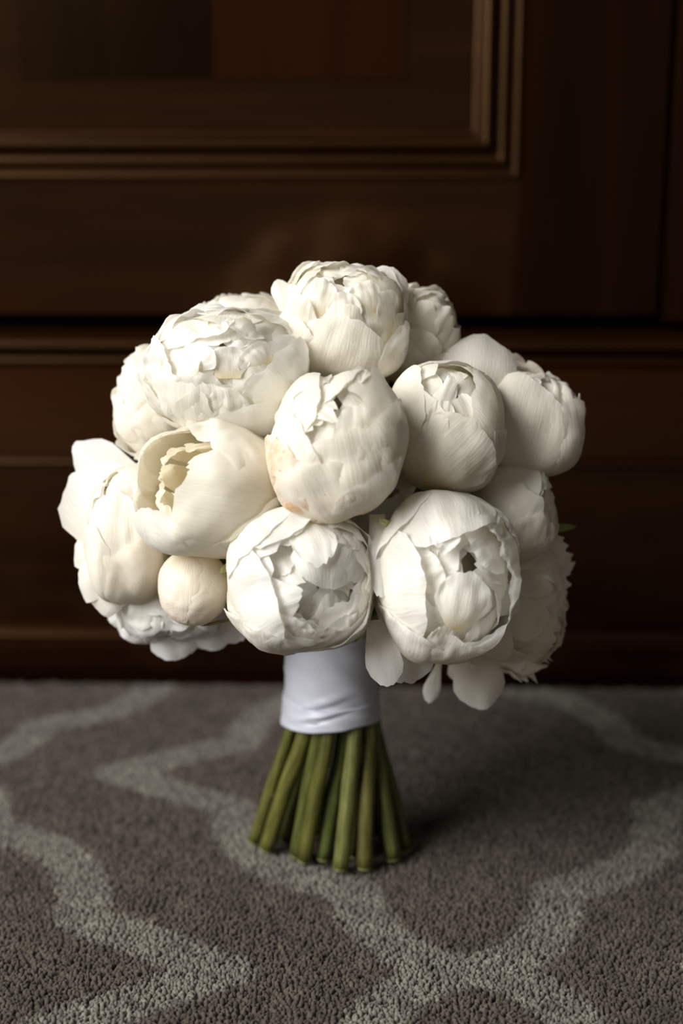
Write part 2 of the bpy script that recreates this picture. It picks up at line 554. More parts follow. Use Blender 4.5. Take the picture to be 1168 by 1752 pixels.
class Peony:
    def __init__(self, name, cx, cy, rx, ry, dz, axis, seed, tint=(1, 1, 1), rz=None, label=None, core=0.62):
        self.depth = ZC - dz * ZC / F
        k = self.depth / F
        self.cx, self.cy, self.rx, self.ry = cx, cy, rx, ry
        self.R = Vector((rx * k, ry * k, (rz or (rx + ry) / 2) * k))
        self.pos = at_depth(cx, cy, self.depth)
        self.axis = Vector(axis).normalized()
        self.rnd = random.Random(seed)
        self.seed = seed
        self.tint = tint
        self.lump = 0.11
        self.q = 2.5
        # the seed head, a slightly lobed body low in the flower, carries the petals
        v, f, uv = [], [], []
        ns, nt = 14, 22
        cdir = -self.axis * 0.28
        for i in range(ns + 1):
            th = math.pi * i / ns
            for j in range(nt):
                ph = 2 * math.pi * j / nt
                d = Vector((math.sin(th) * math.cos(ph), math.sin(th) * math.sin(ph), math.cos(th)))
                r = core * (1 + 0.04 * noise.noise(d * 3 + Vector((seed, 0, 0))))
                q = cdir + d * r
                v.append((q.x * self.R.x, q.y * self.R.y, q.z * self.R.z)); uv.append((j / nt, 0.12))
        for i in range(ns):
            for j in range(nt):
                a, b = i * nt + j, i * nt + (j + 1) % nt
                f.append((a, a + nt, b + nt, b))
        self.obj = mesh_obj('peony', v, f, M_PETAL, bouquet, uv)
        self.obj.color = (*tint, 1)
        self.obj.location = self.pos - BO
        self.obj.rotation_euler = CAM_R.to_euler()
        self.obj['label'] = label or name
        a = self.axis
        self.e1 = a.orthogonal().normalized()
        self.e2 = a.cross(self.e1).normalized()

    def dirpx(self, px, py, back=False):
        x, y = (px - self.cx) / self.rx, -(py - self.cy) / self.ry
        q = x * x + y * y
        if q >= 1:
            return Vector((x, y, 0)).normalized()
        z = math.sqrt(1 - q)
        return Vector((x, y, -z if back else z))

    def boxy(self, p):
        q = self.q
        return (abs(p.x) ** q + abs(p.y) ** q + abs(p.z) ** q) ** (-1 / q)

    def hero(self, tip, base, w, r=1.0, **kw):
        d = dict(belly=0.045, lip=0.024, crease=0.024, crump=0.035, cfreq=2.8, tc=0.2, jag=0.045, res=(24, 22), tilt=self.rnd.choice((-1, 1)) * 0.022, r0=r - 0.025)
        r += 0.018
        d.update(kw)
        return self.petal(self.dirpx(*tip), w, r, base=self.dirpx(*base), **d)

    def polar(self, th, az):
        return self.axis * math.cos(th) + (self.e1 * math.cos(az) + self.e2 * math.sin(az)) * math.sin(th)

    def petal(self, tip, w, r=1.0, base=None, lip=0.0, flare=0.0, crump=0.02, cfreq=2.2, ruffle=0.0, rk=3.0, jag=0.03, tc=0.3,
              cup=0.0, tilt=0.0, r0=None, res=(15, 16), tint=None, narrow=0.35, taper=0.12, mat=None, fold=0.0, label=None, name='petal', belly=0.035, crease=0.016):
        """strip along the great circle base -> tip; all lengths in flower radii, w in degrees"""
        if not isinstance(tip, Vector): tip = self.dirpx(*tip)
        if base is None: base = -self.axis
        elif not isinstance(base, Vector): base = self.dirpx(*base)
        base = base.normalized(); tip = tip.normalized()
        T = base.angle(tip)
        n = tip - base * base.dot(tip)
        n = n.normalized() if n.length > 1e-4 else base.orthogonal().normalized()
        e = base.cross(n)
        w = math.radians(w)
        PETAL_COUNT[0] += 1
        sd = self.seed * 13.7 + PETAL_COUNT[0] * 3.17
        ns, nt = res
        r0 = r if r0 is None else r0
        ph = self.rnd.uniform(0, 6.28)
        v, uv, f = [], [], []
        for i in range(ns + 1):
            s = i / ns
            for j in range(nt + 1):
                t = -1 + 2 * j / nt
                L = 1 - tc * abs(t) ** 2.4 + jag * (noise.noise(Vector((t * 2.3, sd, 0))) + 0.6 * noise.noise(Vector((t * 6.1, sd, 5))))
                ss = s * L
                ww = w * (narrow + (1 - narrow) * smooth01(0, 0.6, ss)) * (1 - taper * smooth01(0.7, 1, s))
                a = t * ww
                th = ss * T
                c = base * math.cos(th) + n * math.sin(th)
                p = c * math.cos(a) + e * math.sin(a)
                g = smooth01(0.15, 0.75, ss)
                edge = smooth01(0.78, 1.0, s)
                side = smooth01(0.7, 1.0, abs(t)) * smooth01(0.3, 0.8, s)
                rr = r0 + (r - r0) * ss * ss
                rr += self.lump * noise.noise(p * 1.5 + Vector((self.seed * 2.3, 0, 7))) + belly * ((1 - t * t) * math.sin(math.pi * min(1, ss)) - 0.6)
                rr += crease * g * noise.noise(Vector((t * 5.0, ss * 1.6 + t, sd)))
                rr += flare * ss ** 3 + lip * max(edge, side * 0.8) + cup * t * t * ss + tilt * t
                rr += crump * g * (noise.noise(p * cfreq + Vector((sd, 1, 2))) + 0.5 * noise.noise(p * cfreq * 2.6 + Vector((sd, 4, 2))))
                rr += ruffle * ss ** 2.5 * math.sin(t * rk + ph + 1.5 * noise.noise(Vector((t * 2, sd, 9))))
                if fold:
                    rr -= fold * g * math.exp(-(t / 0.16) ** 2)
                rr *= self.boxy(p)
                v.append(Vector((p.x * self.R.x, p.y * self.R.y, p.z * self.R.z)) * rr)
                uv.append((t * 0.5 + 0.5 + sd * 0.37, s))
        for i in range(ns):
            for j in range(nt):
                a = i * (nt + 1) + j
                f.append((a, a + 1, a + nt + 2, a + nt + 1))
        o = mesh_obj(name, v, f, mat or M_PETAL, self.obj, uv)
        k = self.rnd.uniform(0.965, 1.0)
        tt = tint or self.tint
        o.color = (tt[0] * k, tt[1] * k, tt[2] * k * self.rnd.uniform(0.97, 1), 1)
        if label: o['label'] = label
        return o

    def ring(self, n, th, w, r, az0=0.0, jit=0.15, thj=4.0, tlj=0.0, bj=0.0, **kw):
        for k in range(n):
            az = az0 + 2 * math.pi * k / n + self.rnd.uniform(-jit, jit)
            t = math.radians(th + self.rnd.uniform(-thj, thj))
            kw2 = dict(kw)
            if 'tilt' not in kw2: kw2['tilt'] = 0.014 + self.rnd.uniform(-tlj, tlj)
            if bj:
                u = self.rnd
                kw2['base'] = (-self.axis + Vector((u.uniform(-bj, bj), u.uniform(-bj, bj), u.uniform(-bj, bj)))).normalized()
            self.petal(self.polar(max(0.02, t), az), w * self.rnd.uniform(0.85, 1.15), r * self.rnd.uniform(0.985, 1.015), **kw2)

    def heart(self, r=0.9, spread=24, n=8, ruff=0.03, w=24, tint=None):
        """crumpled petals closing the top"""
        self.ring(4, 6, 58, r - 0.05, jit=0.3, crump=0.05, cfreq=3, jag=0.05, tc=0.15, tint=tint)
        for k in range(n):
            u = self.rnd
            th = spread * math.sqrt((k + 0.5) / n)
            az = k * 2.4 + u.uniform(-.4, .4)
            b = (-self.axis + Vector((u.uniform(-.5, .5), u.uniform(-.5, .5), u.uniform(-.5, .5)))).normalized()
            self.petal(self.polar(math.radians(th), az), w * u.uniform(0.7, 1.3), r + 0.04 * k / n, base=b, crump=0.05, cfreq=3.6, ruffle=ruff,
                       rk=u.uniform(2, 4), jag=0.06, tc=u.uniform(0.1, 0.25), lip=u.uniform(-0.01, 0.045), tilt=u.uniform(-.05, .05), tint=tint)

    def ball(self, open_deg=38, n=5, r=0.985, az0=1.1):
        """closed globe: wide outer petals round a tuft of crumpled inner ones"""
        self.heart(0.90, open_deg * 0.8)
        self.ring(5, open_deg * 0.92, 46, r - 0.03, az0=az0 - .6, jit=0.3, crump=0.025, jag=0.05, tc=0.16, lip=0.005)
        self.ring(n, open_deg + 2, 54, r, az0=az0, jit=0.25, crump=0.016, jag=0.04, tc=0.16, lip=0.004)

    def scallops(self, n, th, ln, w, r, az0=0.0, jit=0.3, thj=6.0, depth=0.09, **kw):
        """short rounded petals whose rims stand round the heart"""
        u = self.rnd
        for k in range(n):
            az = az0 + 2 * math.pi * k / n + u.uniform(-jit, jit)
            t = math.radians(max(2, th + u.uniform(-thj, thj)))
            d = dict(r0=r - depth, narrow=0.6, tc=u.uniform(0.22, 0.4), jag=0.04, crump=0.05, cfreq=3.0, crease=0.02, ruffle=0.03, rk=u.uniform(2, 4.5),
                     lip=u.uniform(0.0, 0.03), tilt=u.uniform(-.04, .04), belly=0.05)
            d.update(kw)
            self.petal(self.polar(t, az), w * u.uniform(0.8, 1.25), r * u.uniform(0.985, 1.015),
                       base=self.polar(t + math.radians(ln * u.uniform(.85, 1.15)), az + u.uniform(-.25, .25)), **d)

    def rosette(self, ruff=0.04, n=(5, 7, 8, 8), outer=80):
        self.ring(5, 10, 58, 0.84, jit=0.3, crump=0.04, jag=0.04, tc=0.15)
        self.ring(6, 55, 50, 0.90, jit=0.3, crump=0.04, jag=0.04, tc=0.15)
        self.scallops(n[0], 6, 45, 17, 0.92, ruffle=ruff)
        self.scallops(n[1], 19, 48, 22, 0.955, ruffle=ruff)
        self.scallops(n[2], 36, 50, 26, 0.985, ruffle=ruff)
        self.scallops(n[3], 56, 55, 31, 1.005, ruffle=ruff)
        self.scallops(7, outer, 60, 40, 1.02, ruffle=ruff * .6, thj=8)

    def loc(self, px, py, dz):
        """photo position (dz photo pixels nearer than the flower's centre) in the flower's own axes"""
        d = self.depth - dz * self.depth / F
        return CAM_R.transposed() @ (at_depth(px, py, d) - self.pos)

    def free(self, base, tip, w0, w1, bow=10, cup=0.3, jag=0.05, crump=3.0, ruffle=0.0, rk=3.0, tc=0.4, res=(14, 16), tint=None, twist=0.0, roll=0.0, peak=0.7, notch=0.0, mat=None, name='petal', ragged=0.0):
        """loose petal from base to tip, both (px, py, dz); widths, bow and crumple in photo pixels"""
        k = self.depth / F
        a, b = self.loc(*base), self.loc(*tip)
        d = b - a; ln = d.length; d.normalize()
        view = Vector((0, 0, 1))
        side = d.cross(view)
        side = side.normalized() if side.length > 1e-3 else Vector((1, 0, 0))
        nrm = side.cross(d).normalized()
        side = (Matrix.Rotation(math.radians(twist), 3, d) @ side); nrm = Matrix.Rotation(math.radians(twist), 3, d) @ nrm
        PETAL_COUNT[0] += 1
        sd = self.seed * 13.7 + PETAL_COUNT[0] * 3.17
        ns, nt = res
        ph = self.rnd.uniform(0, 6.28)
        v, uv, f = [], [], []
        for i in range(ns + 1):
            s = i / ns
            for j in range(nt + 1):
                t = -1 + 2 * j / nt
                L = 1 - tc * (1 - math.sqrt(max(0, 1 - t * t * .98))) - notch * math.exp(-(t / 0.25) ** 2) + jag * (noise.noise(Vector((t * 2.3, sd, 0))) + 0.6 * noise.noise(Vector((t * 6.1, sd, 5)))) - ragged * abs(math.sin(t * 5.3 + sd))
                ss = s * L
                ww = (w0 + (w1 - w0) * smooth01(0, peak, ss)) * (1 - 0.25 * smooth01(0.75, 1.0, ss)) * 0.5 * k
                x = t * ww
                h = bow * math.sin(math.pi * min(1, ss)) * k - cup * ww * t * t * (0.3 + ss) + roll * k * smooth01(0.7, 1, s)
                h += crump * k * smooth01(0, .5, ss) * noise.noise(Vector((t * 1.6, ss * 2.2, sd)))
                h += ruffle * k * ss ** 2 * math.sin(t * rk + ph)
                v.append(a + d * (ss * ln) + side * x + nrm * h)
                uv.append((t * 0.5 + 0.5 + sd * 0.37, 0.15 + 0.85 * s))
        for i in range(ns):
            for j in range(nt):
                q = i * (nt + 1) + j
                f.append((q, q + 1, q + nt + 2, q + nt + 1))
        o = mesh_obj(name, v, f, mat or M_PETAL, self.obj, uv)
        kk = self.rnd.uniform(0.965, 1.0)
        tt = tint or self.tint
        o.color = (tt[0] * kk, tt[1] * kk, tt[2] * kk, 1)
        return o

PEONIES = []
def peony(*a, **k):
    p = Peony(*a, **k); PEONIES.append(p); return p

PEACH = (1.0, 0.965, 0.91)
WARM = (1.0, 0.985, 0.95)
GREY = (0.97, 0.98, 1.0)

# 1 the middle bud
p = peony('m', 581, 760, 119, 129, 300, (-0.17, 0.50, 0.85), 1, WARM, label='tight globe-shaped peony in the middle, brown marks on its lower petals')
p.heart(0.90, 26, 8, 0.03)
p.ring(5, 30, 40, 0.94, az0=.5, jit=0.3, crump=0.03, jag=0.05, tc=0.16)
p.hero((552, 660), (452, 800, True), 38, 0.96)
p.hero((620, 685), (722, 780, True), 46, 0.97)
p.hero((606, 705), (600, 860), 20, 0.94, lip=0.02)
p.hero((522, 735), (468, 850), 40, 0.985)
p.hero((582, 745), (610, 905), 44, 0.99)
p.hero((636, 728), (702, 850), 46, 1.0)
p.hero((640, 803), (660, 895), 42, 1.015, crease=0.04)
p.hero((527, 797), (610, 903), 44, 1.02, crease=0.035)
p.hero((482, 752), (520, 890), 34, 1.02, tint=PEACH, mat=M_PETAL_SPOT)
p.hero((505, 845), (590, 903), 40, 1.03, tint=PEACH, mat=M_PETAL_SPOT)

# 2 upper left ruffled rosette
p = peony('ul', 392, 643, 146, 116, 180, (-0.02, 0.32, 0.94), 2, (1, 1, 1), label='wide ruffled peony at the upper left')
p.rosette(0.04, (6, 7, 7, 7))
p.hero((470, 620), (540, 720), 40, 1.03)
p.hero((425, 697), (450, 770), 40, 1.04)
p.hero((322, 650), (345, 760), 26, 1.02, lip=0.03, ruffle=0.03, r0=0.96)
p.hero((375, 668), (390, 770), 24, 1.0, lip=0.04, ruffle=0.03)
p.hero((256, 645), (275, 745), 26, 1.03, cup=0.05, lip=0.02, r0=0.97)
p.free((320, 620, 40), (276, 568, 0), 50, 80, 10, crump=8, ruffle=5)
p.free((372, 590, 40), (340, 520, 0), 50, 80, 10, crump=8, ruffle=5)

for hx, hy, bx, by, w_, r_ in [(385, 590, 360, 560, 16, 1.0), (415, 592, 440, 560, 15, 1.0), (398, 612, 400, 660, 15, 1.0), (372, 612, 340, 640, 14, 1.0), (425, 615, 460, 640, 15, 1.01),
                               (300, 622, 285, 690, 16, 1.03), (345, 655, 340, 720, 17, 1.03), (395, 672, 400, 735, 15, 1.03), (440, 650, 470, 700, 17, 1.03)]:
    p.hero((hx, hy), (bx, by), w_, r_, lip=0.035, ruffle=0.035, tc=0.35, r0=r_ - 0.08, narrow=0.55)

# 3 left cup
p = peony('lc', 357, 838, 136, 114, 235, (-0.62, 0.28, 0.72), 3, WARM, label='half-open cup peony on the left showing its cream inside', core=0.4)
for k in range(9):
    p.petal(p.polar(math.radians(22 + 14 * (k % 2)), k * 0.7), 20, 0.62 + 0.03 * (k % 3), base=-p.axis + p.polar(1.57, k * 0.7) * .5, crump=0.08, cfreq=3, ruffle=0.05, jag=0.08, tint=(1, 0.97, 0.86))
p.ring(5, 46, 50, 0.95, jit=0.2, thj=4, crump=0.03, jag=0.05, tc=0.15)
p.ring(5, 50, 55, 0.985, az0=0.6, jit=0.2, thj=4, crump=0.02, jag=0.04, tc=0.15)
p.hero((318, 848), (485, 870), 54, 1.025, lip=0.0)
p.hero((242, 872), (400, 950), 40, 1.0, tint=GREY, lip=0.0)
p.hero((372, 762), (500, 790), 38, 1.0, lip=0.03, ruffle=0.02)
p.hero((340, 752), (440, 740), 24, 0.96, lip=0.03, ruffle=0.03)
p.hero((450, 765), (500, 850), 26, 1.03, lip=0.04)
p.hero((430, 880), (480, 950), 40, 1.03)

# 4 bottom centre
p = peony('bc', 516, 993, 130, 129, 262, (0.30, 0.02, 0.95), 4, (1, 1, 1), label='torn-open peony at the bottom centre with a hollow heart', core=0.5)
p.ring(6, 38, 40, 0.95, jit=0.2, crump=0.03, jag=0.06, tc=0.15)
p.ring(6, 42, 46, 0.975, az0=0.5, jit=0.2, crump=0.03, cfreq=2.6, jag=0.05, tc=0.15, lip=0.01)
p.hero((475, 1000), (385, 1040, True), 50, 1.0, crease=0.05)
p.hero((455, 1060), (470, 1125), 44, 1.01, crease=0.05)
p.hero((530, 900), (440, 860), 42, 1.0)
p.hero((620, 930), (640, 870), 44, 1.0)
p.hero((590, 1070), (640, 1110), 44, 1.0)
p.hero((445, 945), (400, 880, True), 40, 1.01, crease=0.04)
p.heart(0.74, 34, 8, 0.04, 26)
p.petal((575, 1005), 34, 0.86, base=(545, 880), crump=0.03, jag=0.05, tc=0.3)
p.petal((600, 985), 26, 0.88, base=(600, 880), crump=0.04, jag=0.05)
p.petal((545, 960), 18, 0.93, base=(520, 880), crump=0.04, jag=0.1, lip=0.03)
p.petal((590, 940), 26, 0.91, base=(570, 870), crump=0.06, cfreq=4, jag=0.1, lip=0.02)
p.petal((500, 1040), 18, 0.80, base=(480, 1090), crump=0.04, jag=0.08)
p.petal((520, 1055), 16, 0.84, base=(520, 1110), crump=0.04, jag=0.08)
p.petal((565, 1040), 26, 0.84, base=(600, 1110), crump=0.05, jag=0.08)
p.petal((505, 1000), 20, 0.75, base=(420, 1000), crump=0.05, jag=0.08, tint=(1, .97, .88))
p.hero((515, 1010), (415, 1020, True), 24, 0.88)
p.hero((512, 1048), (492, 1115), 18, 0.92)
p.hero((545, 1062), (535, 1118), 20, 0.92)
p.hero((572, 1052), (590, 1112), 22, 0.90)
p.hero((600, 1020), (640, 1050), 26, 0.88)
p.free((420, 940, 20), (395, 985, 40), 18, 30, 4, crump=2)
p.free((480, 870, 10), (390, 975, 10), 40, 56, 6, crump=3, tint=(1, 0.86, 0.76))

# 5 lower right
p = peony('lr', 760, 984, 124, 152, 245, (0.32, 0.10, 0.93), 5, (1, 1, 1), label='large open peony at the lower right of the front')
p.q = 2.25
p.heart(0.78, 34, 8, 0.04, 26)
p.ring(6, 40, 50, 0.84, az0=0.4, jit=0.3, crump=0.04, jag=0.05, tc=0.15)
p.ring(4, 8, 58, 0.80, jit=0.3, crump=0.05, jag=0.05, tc=0.15)
p.ring(7, 62, 50, 0.965, az0=1.0, jit=0.2, crump=0.02, jag=0.04, tc=0.15)
p.hero((790, 972), (772, 1085), 25, 0.94, lip=0.03, tc=0.3)
p.hero((800, 938), (860, 900), 26, 0.88)
p.hero((745, 960), (690, 1000), 20, 0.87)
p.hero((720, 1000), (634, 1010, True), 40, 1.0, crease=0.04, jag=0.05)
p.hero((765, 922), (735, 822, True), 44, 1.0)
p.hero((690, 905), (650, 850, True), 36, 1.01)
p.hero((738, 936), (770, 880), 13, 0.985, ruffle=0.04, jag=0.1, lip=0.04)
p.hero((822, 915), (850, 860), 16, 0.985, ruffle=0.04, jag=0.1, lip=0.04)
p.hero((838, 950), (885, 930, True), 17, 0.99, ruffle=0.04, jag=0.08)
p.hero((850, 990), (890, 1000, True), 24, 0.985)
p.hero((700, 1062), (690, 1130), 36, 1.02, crease=0.03)
p.hero((770, 1080), (745, 1150), 30, 1.025, crease=0.03)
p.hero((828, 1060), (815, 1140), 30, 1.0, crease=0.03, lip=0.03)
p.hero((755, 1062), (735, 1110), 10, 0.99, lip=0.03)
p.hero((862, 920), (880, 880, True), 20, 1.0)
p.free((840, 1040, 40), (885, 1010, 30), 40, 64, 6, crump=4)
p.free((645, 880, 50), (652, 1022, 80), 26, 46, 8, crump=2)
p.free((664, 898, 70), (648, 888, 78), 12, 12, 3, mat=M_SEPAL, name='sepal', tc=0.8)
p.free((690, 960, -40), (635, 860, -20), 90, 120, 10, crump=6)
p.free((648, 1060, 10), (664, 1177, 0), 44, 66, 16, crump=3, twist=12)
p.free((690, 1080, -30), (700, 1170, -30), 60, 96, 6, crump=6, ruffle=4)

# 6 right middle ball
p = peony('rm', 764, 731, 99, 113, 200, (0.08, 0.38, 0.92), 6, WARM, label='round peony bud right of the middle one')
p.ball(34)
p.hero((735, 690), (680, 840, True), 44, 1.0)
p.hero((720, 655), (660, 760, True), 44, 1.0)
p.hero((800, 660), (860, 760, True), 46, 1.0)
p.hero((806, 738), (716, 820), 44, 1.03, lip=0.035)
p.hero((835, 740), (800, 850), 40, 1.0)
p.hero((752, 693), (745, 800), 14, 0.98, lip=0.04)

# 7 right outer
p = peony('ro', 902, 728, 91, 96, 95, (0.35, 0.80, 0.05), 7, WARM, label='peony at the right edge seen from its side')
p.heart(0.92, 40, 10, 0.05)
p.ring(6, 52, 46, 0.97, jit=0.3, crump=0.03, jag=0.05, tc=0.15)
p.hero((895, 655), (880, 832), 60, 1.0, lip=0.006)
p.hero((965, 690), (930, 830), 40, 1.02)
p.free((812, 705, 40), (822, 572, 0), 120, 126, 46, cup=0.45, crump=4, tc=0.45)
p.free((770, 680, 10), (772, 585, -10), 70, 80, 20, cup=0.4, crump=4, tc=0.45)
p.free((856, 690, 40), (858, 612, 10), 40, 66, 16, crump=5)
p.free((900, 680, -10), (893, 618, -30), 50, 74, 8, crump=8, jag=0.15, ruffle=6, tint=(0.95, 0.86, 0.76))
p.free((870, 660, -30), (862, 600, -45), 50, 70, 8, crump=8, jag=0.15, ruffle=6, tint=(0.97, 0.9, 0.8))
p.free((935, 680, -20), (928, 640, -40), 40, 60, 6, crump=8, jag=0.15, ruffle=6)

# 8 small ball right
p = peony('rs', 878, 872, 76, 86, 110, (0.75, 0.15, 0.45), 8, WARM, label='small smooth bud at the right edge')
p.ball(30)
p.free((930, 905, -20), (984, 901, -40), 14, 16, 3, tc=0.9, mat=M_LEAF, name='leaf')
p.hero((900, 845), (830, 940), 50, 1.0)
p.hero((908, 880), (870, 965), 36, 1.02)

# 9 shaggy right bottom
p = peony('sh', 870, 1035, 100, 118, 40, (0.62, -0.25, 0.50), 9, (1, 0.985, 0.94), label='shaggy loose-petalled peony at the lower right edge')
p.rosette(0.05, (6, 7, 8, 9), 85)
for bx, by, tx, ty, w1, dz in [(900, 960, 978, 935, 60, 20), (915, 985, 985, 950, 50, 0), (910, 1000, 978, 1005, 60, 10), (905, 1030, 975, 1050, 60, 10), (900, 1050, 968, 1085, 50, 0),
                               (890, 1070, 945, 1105, 44, 10), (880, 1080, 925, 1135, 50, 10), (880, 1080, 945, 1135, 26, -10), (860, 1090, 912, 1168, 54, 0),
                               (820, 1100, 870, 1150, 60, 10), (890, 1010, 955, 1030, 60, 30), (880, 1050, 930, 1085, 60, 35)]:
    p.free((bx, by, dz + 20), (tx, ty, dz), w1 * 0.5, w1, 8, jag=0.12, crump=6, ruffle=4, tc=0.35, ragged=0.16)
p.free((805, 1085, 30), (826, 1214, 30), 60, 88, 26, cup=0.5, jag=0.02, crump=3, tc=0.35)
p.free((752, 1130, 0), (732, 1203, 0), 10, 32, 4, crump=2, tc=0.4, peak=0.8)
p.free((775, 1120, 0), (790, 1165, -10), 20, 40, 4, crump=3)

# 10 small bud
p = peony('sb', 331, 1004, 64, 68, 190, (-0.12, -0.35, 0.9), 10, PEACH, label='small closed peach-tinted bud at the lower left', core=0.72)
p.q = 2.05; p.lump = 0.04
p.ring(3, 2, 62, 0.95, crump=0.01, jag=0.02, tc=0.1, belly=0.0)
p.hero((318, 1034), (331, 930), 50, 0.985, lip=0.006, tc=0.3, crease=0.006)
p.hero((322, 1030), (262, 1030, True), 46, 0.99, lip=0.006, tc=0.3, crease=0.006)
p.hero((326, 1032), (400, 1040, True), 46, 0.995, lip=0.006, tc=0.35, crease=0.006)
p.hero((318, 1026), (320, 1085, True), 46, 1.0, lip=0.006, tc=0.35, crease=0.006)
p.free((394, 966, 30), (376, 980, 54), 12, 13, 3, mat=M_SEPAL, name='sepal', tc=0.8)
p.free((392, 1060, 10), (345, 1071, 20), 6, 7, 2, mat=M_NODE, name='sepal', tc=0.8)

# 11 left outer
p = peony('lo', 226, 912, 76, 122, 95, (-0.45, 0.25, 0.7), 11, (1, 0.985, 0.955), label='blush-tinted peony at the left edge')
p.ball(40)
p.hero((205, 845), (225, 1020), 40, 1.0)
p.hero((250, 830), (300, 960, True), 36, 1.0)
p.hero((180, 900), (200, 1030), 34, 1.02)
p.hero((212, 948), (285, 1020), 40, 1.04, tint=PEACH)
p.free((235, 840, -20), (128, 762, -40), 70, 84, 10, crump=4, tint=GREY)
p.free((250, 940, -30), (128, 806, -30), 110, 150, 24, crump=5, cup=-0.25)
p.free((220, 900, 0), (120, 870, -30), 90, 110, 14, crump=5)
p.free((190, 960, 10), (135, 920, -10), 60, 90, 10, crump=5, tc=0.3)
p.free((190, 990, 10), (135, 985, 0), 60, 90, 16, crump=5, tc=0.3)
p.free((210, 1010, 10), (158, 1030, 0), 50, 70, 12, crump=5, tc=0.3)

# 12 left bottom
p = peony('lb', 290, 1035, 100, 66, 30, (-0.2, -0.8, 0.3), 12, GREY, label='peony hanging below the left side with spread petals')
p.rosette(0.05, (5, 6, 7, 7), 82)
for bx, by, tx, ty, w1 in [(240, 1030, 188, 1065, 60), (250, 1040, 222, 1098, 80), (290, 1050, 303, 1130, 84), (350, 1040, 372, 1112, 84), (380, 1040, 408, 1100, 60), (270, 1050, 255, 1100, 60)]:
    p.free((bx, by, 0), (tx, ty, -10), w1 * .6, w1, 10, crump=5, ruffle=4, tc=0.3)

# 13 top
p = peony('tp', 585, 553, 114, 104, 150, (-0.02, 0.66, 0.72), 13, WARM, label='open peony on top of the bouquet')
p.rosette(0.04)
p.hero((592, 560), (560, 655), 38, 1.03, jag=0.05)
p.hero((672, 562), (655, 668), 25, 1.07)
p.hero((560, 612), (590, 665), 36, 1.0, tint=PEACH)
p.hero((520, 560), (500, 640, True), 30, 1.03)
p.free((500, 590, 60), (500, 522, 70), 30, 44, 8, crump=3)
p.free((490, 530, 0), (474, 478, -20), 24, 34, 6, crump=2)
p.free((650, 530, 20), (665, 455, 0), 50, 80, 8, crump=4)
p.free((560, 510, 30), (560, 447, 0), 50, 80, 8, crump=4)
p.free((610, 510, 30), (607, 450, 0), 40, 70, 8, crump=4)

for hx, hy, bx, by, w_, r_ in [(560, 500, 540, 560, 17, 1.02), (610, 505, 630, 560, 16, 1.02), (585, 520, 590, 580, 15, 1.02), (640, 520, 670, 580, 16, 1.04), (535, 530, 510, 600, 16, 1.04)]:
    p.hero((hx, hy), (bx, by), w_, r_, lip=0.04, ruffle=0.035, tc=0.35, r0=r_ - 0.08, narrow=0.55)

# 14 top right
p = peony('tr', 708, 582, 86, 94, 60, (0.5, 0.6, 0.4), 14, (1, 0.98, 0.93), label='crinkled peony behind the top one on its right')
p.rosette(0.05)

# 15 top left back
p = peony('tlb', 415, 585, 108, 84, 40, (-0.35, 0.75, 0.3), 15, WARM, label='peony behind the upper left one, showing only its rim')
p.rosette(0.04)

# 16 left back
p = peony('lbk', 277, 690, 84, 102, 60, (-0.75, 0.4, 0.3), 16, WARM, label='peony behind the upper left one at the left edge')
p.rosette(0.04)

# the far side of the dome
for i, (cx, cy, r, dz, ax) in enumerate([(560, 640, 120, -90, (0, 0.6, -0.6)), (380, 740, 120, -130, (-0.5, 0.3, -0.7)), (730, 740, 120, -130, (0.5, 0.3, -0.7)),
                                          (555, 850, 125, -230, (0, 0.05, -1)), (360, 930, 110, -120, (-0.6, -0.1, -0.7)), (750, 930, 110, -120, (0.6, -0.1, -0.7)),
                                          (555, 1010, 110, -130, (0, -0.3, -0.9))]):
    p = peony('bk', cx, cy, r, r, dz, ax, 30 + i, WARM, label='peony on the far side of the bouquet')
    p.rosette(0.05, (4, 5, 6, 6), 80)

# ------------------------------------------------------------------ stems
def tube(name, pts, rad, mat, parent, sides=9, cap=True, origin=Vector((0, 0, 0)), color=None, seed=0):
    pts = [Vector(p) for p in pts]
    # Catmull-Rom
    P = [pts[0] * 2 - pts[1]] + pts + [pts[-1] * 2 - pts[-2]]
    cen, rr = [], []
    for k in range(1, len(P) - 2):
        for q in range(6):
            t = q / 6
            a, b, c, d = P[k - 1], P[k], P[k + 1], P[k + 2]
            cen.append(0.5 * ((2 * b) + (c - a) * t + (2 * a - 5 * b + 4 * c - d) * t * t + (3 * b - a - 3 * c + d) * t ** 3))
            rr.append(rad[k - 1] * (1 - t) + rad[k] * t)
    cen.append(pts[-1]); rr.append(rad[-1])
    v, f, uv = [], [], []
    n = len(cen)
    for i, c in enumerate(cen):
        d = (cen[min(i + 1, n - 1)] - cen[max(i - 1, 0)]).normalized()
        x = d.cross(Vector((0, 1, 0.2))).normalized(); y = d.cross(x)
        for j in range(sides):
            a = 2 * math.pi * j / sides
            r = rr[i] * (1 + 0.07 * noise.noise(Vector((math.cos(a), math.sin(a), i * 0.25 + seed * 5.1))))
            v.append(c + (x * math.cos(a) + y * math.sin(a)) * r - origin)
            uv.append((j / sides, i / n * 3))
    for i in range(n - 1):
        for j in range(sides):
            a, b = i * sides + j, i * sides + (j + 1) % sides
            f.append((a, b, b + sides, a + sides))
    f.append(tuple(range(sides - 1, -1, -1)))
    f.append(tuple((n - 1) * sides + j for j in range(sides)))
    o = mesh_obj(name, v, f, mat, parent, uv)
    for k in (-1, -2): o.data.polygons[len(f) + k].use_smooth = False
    if color: o.color = (*color, 1)
    return o

SCARS = {4: [(0.72, 0.22, 0.25)], 0: [(0.36, 0.10, 0.35)], 3: [(0.70, 0.07, 0.3)], 8: [(0.75, 0.2, -0.7)]}
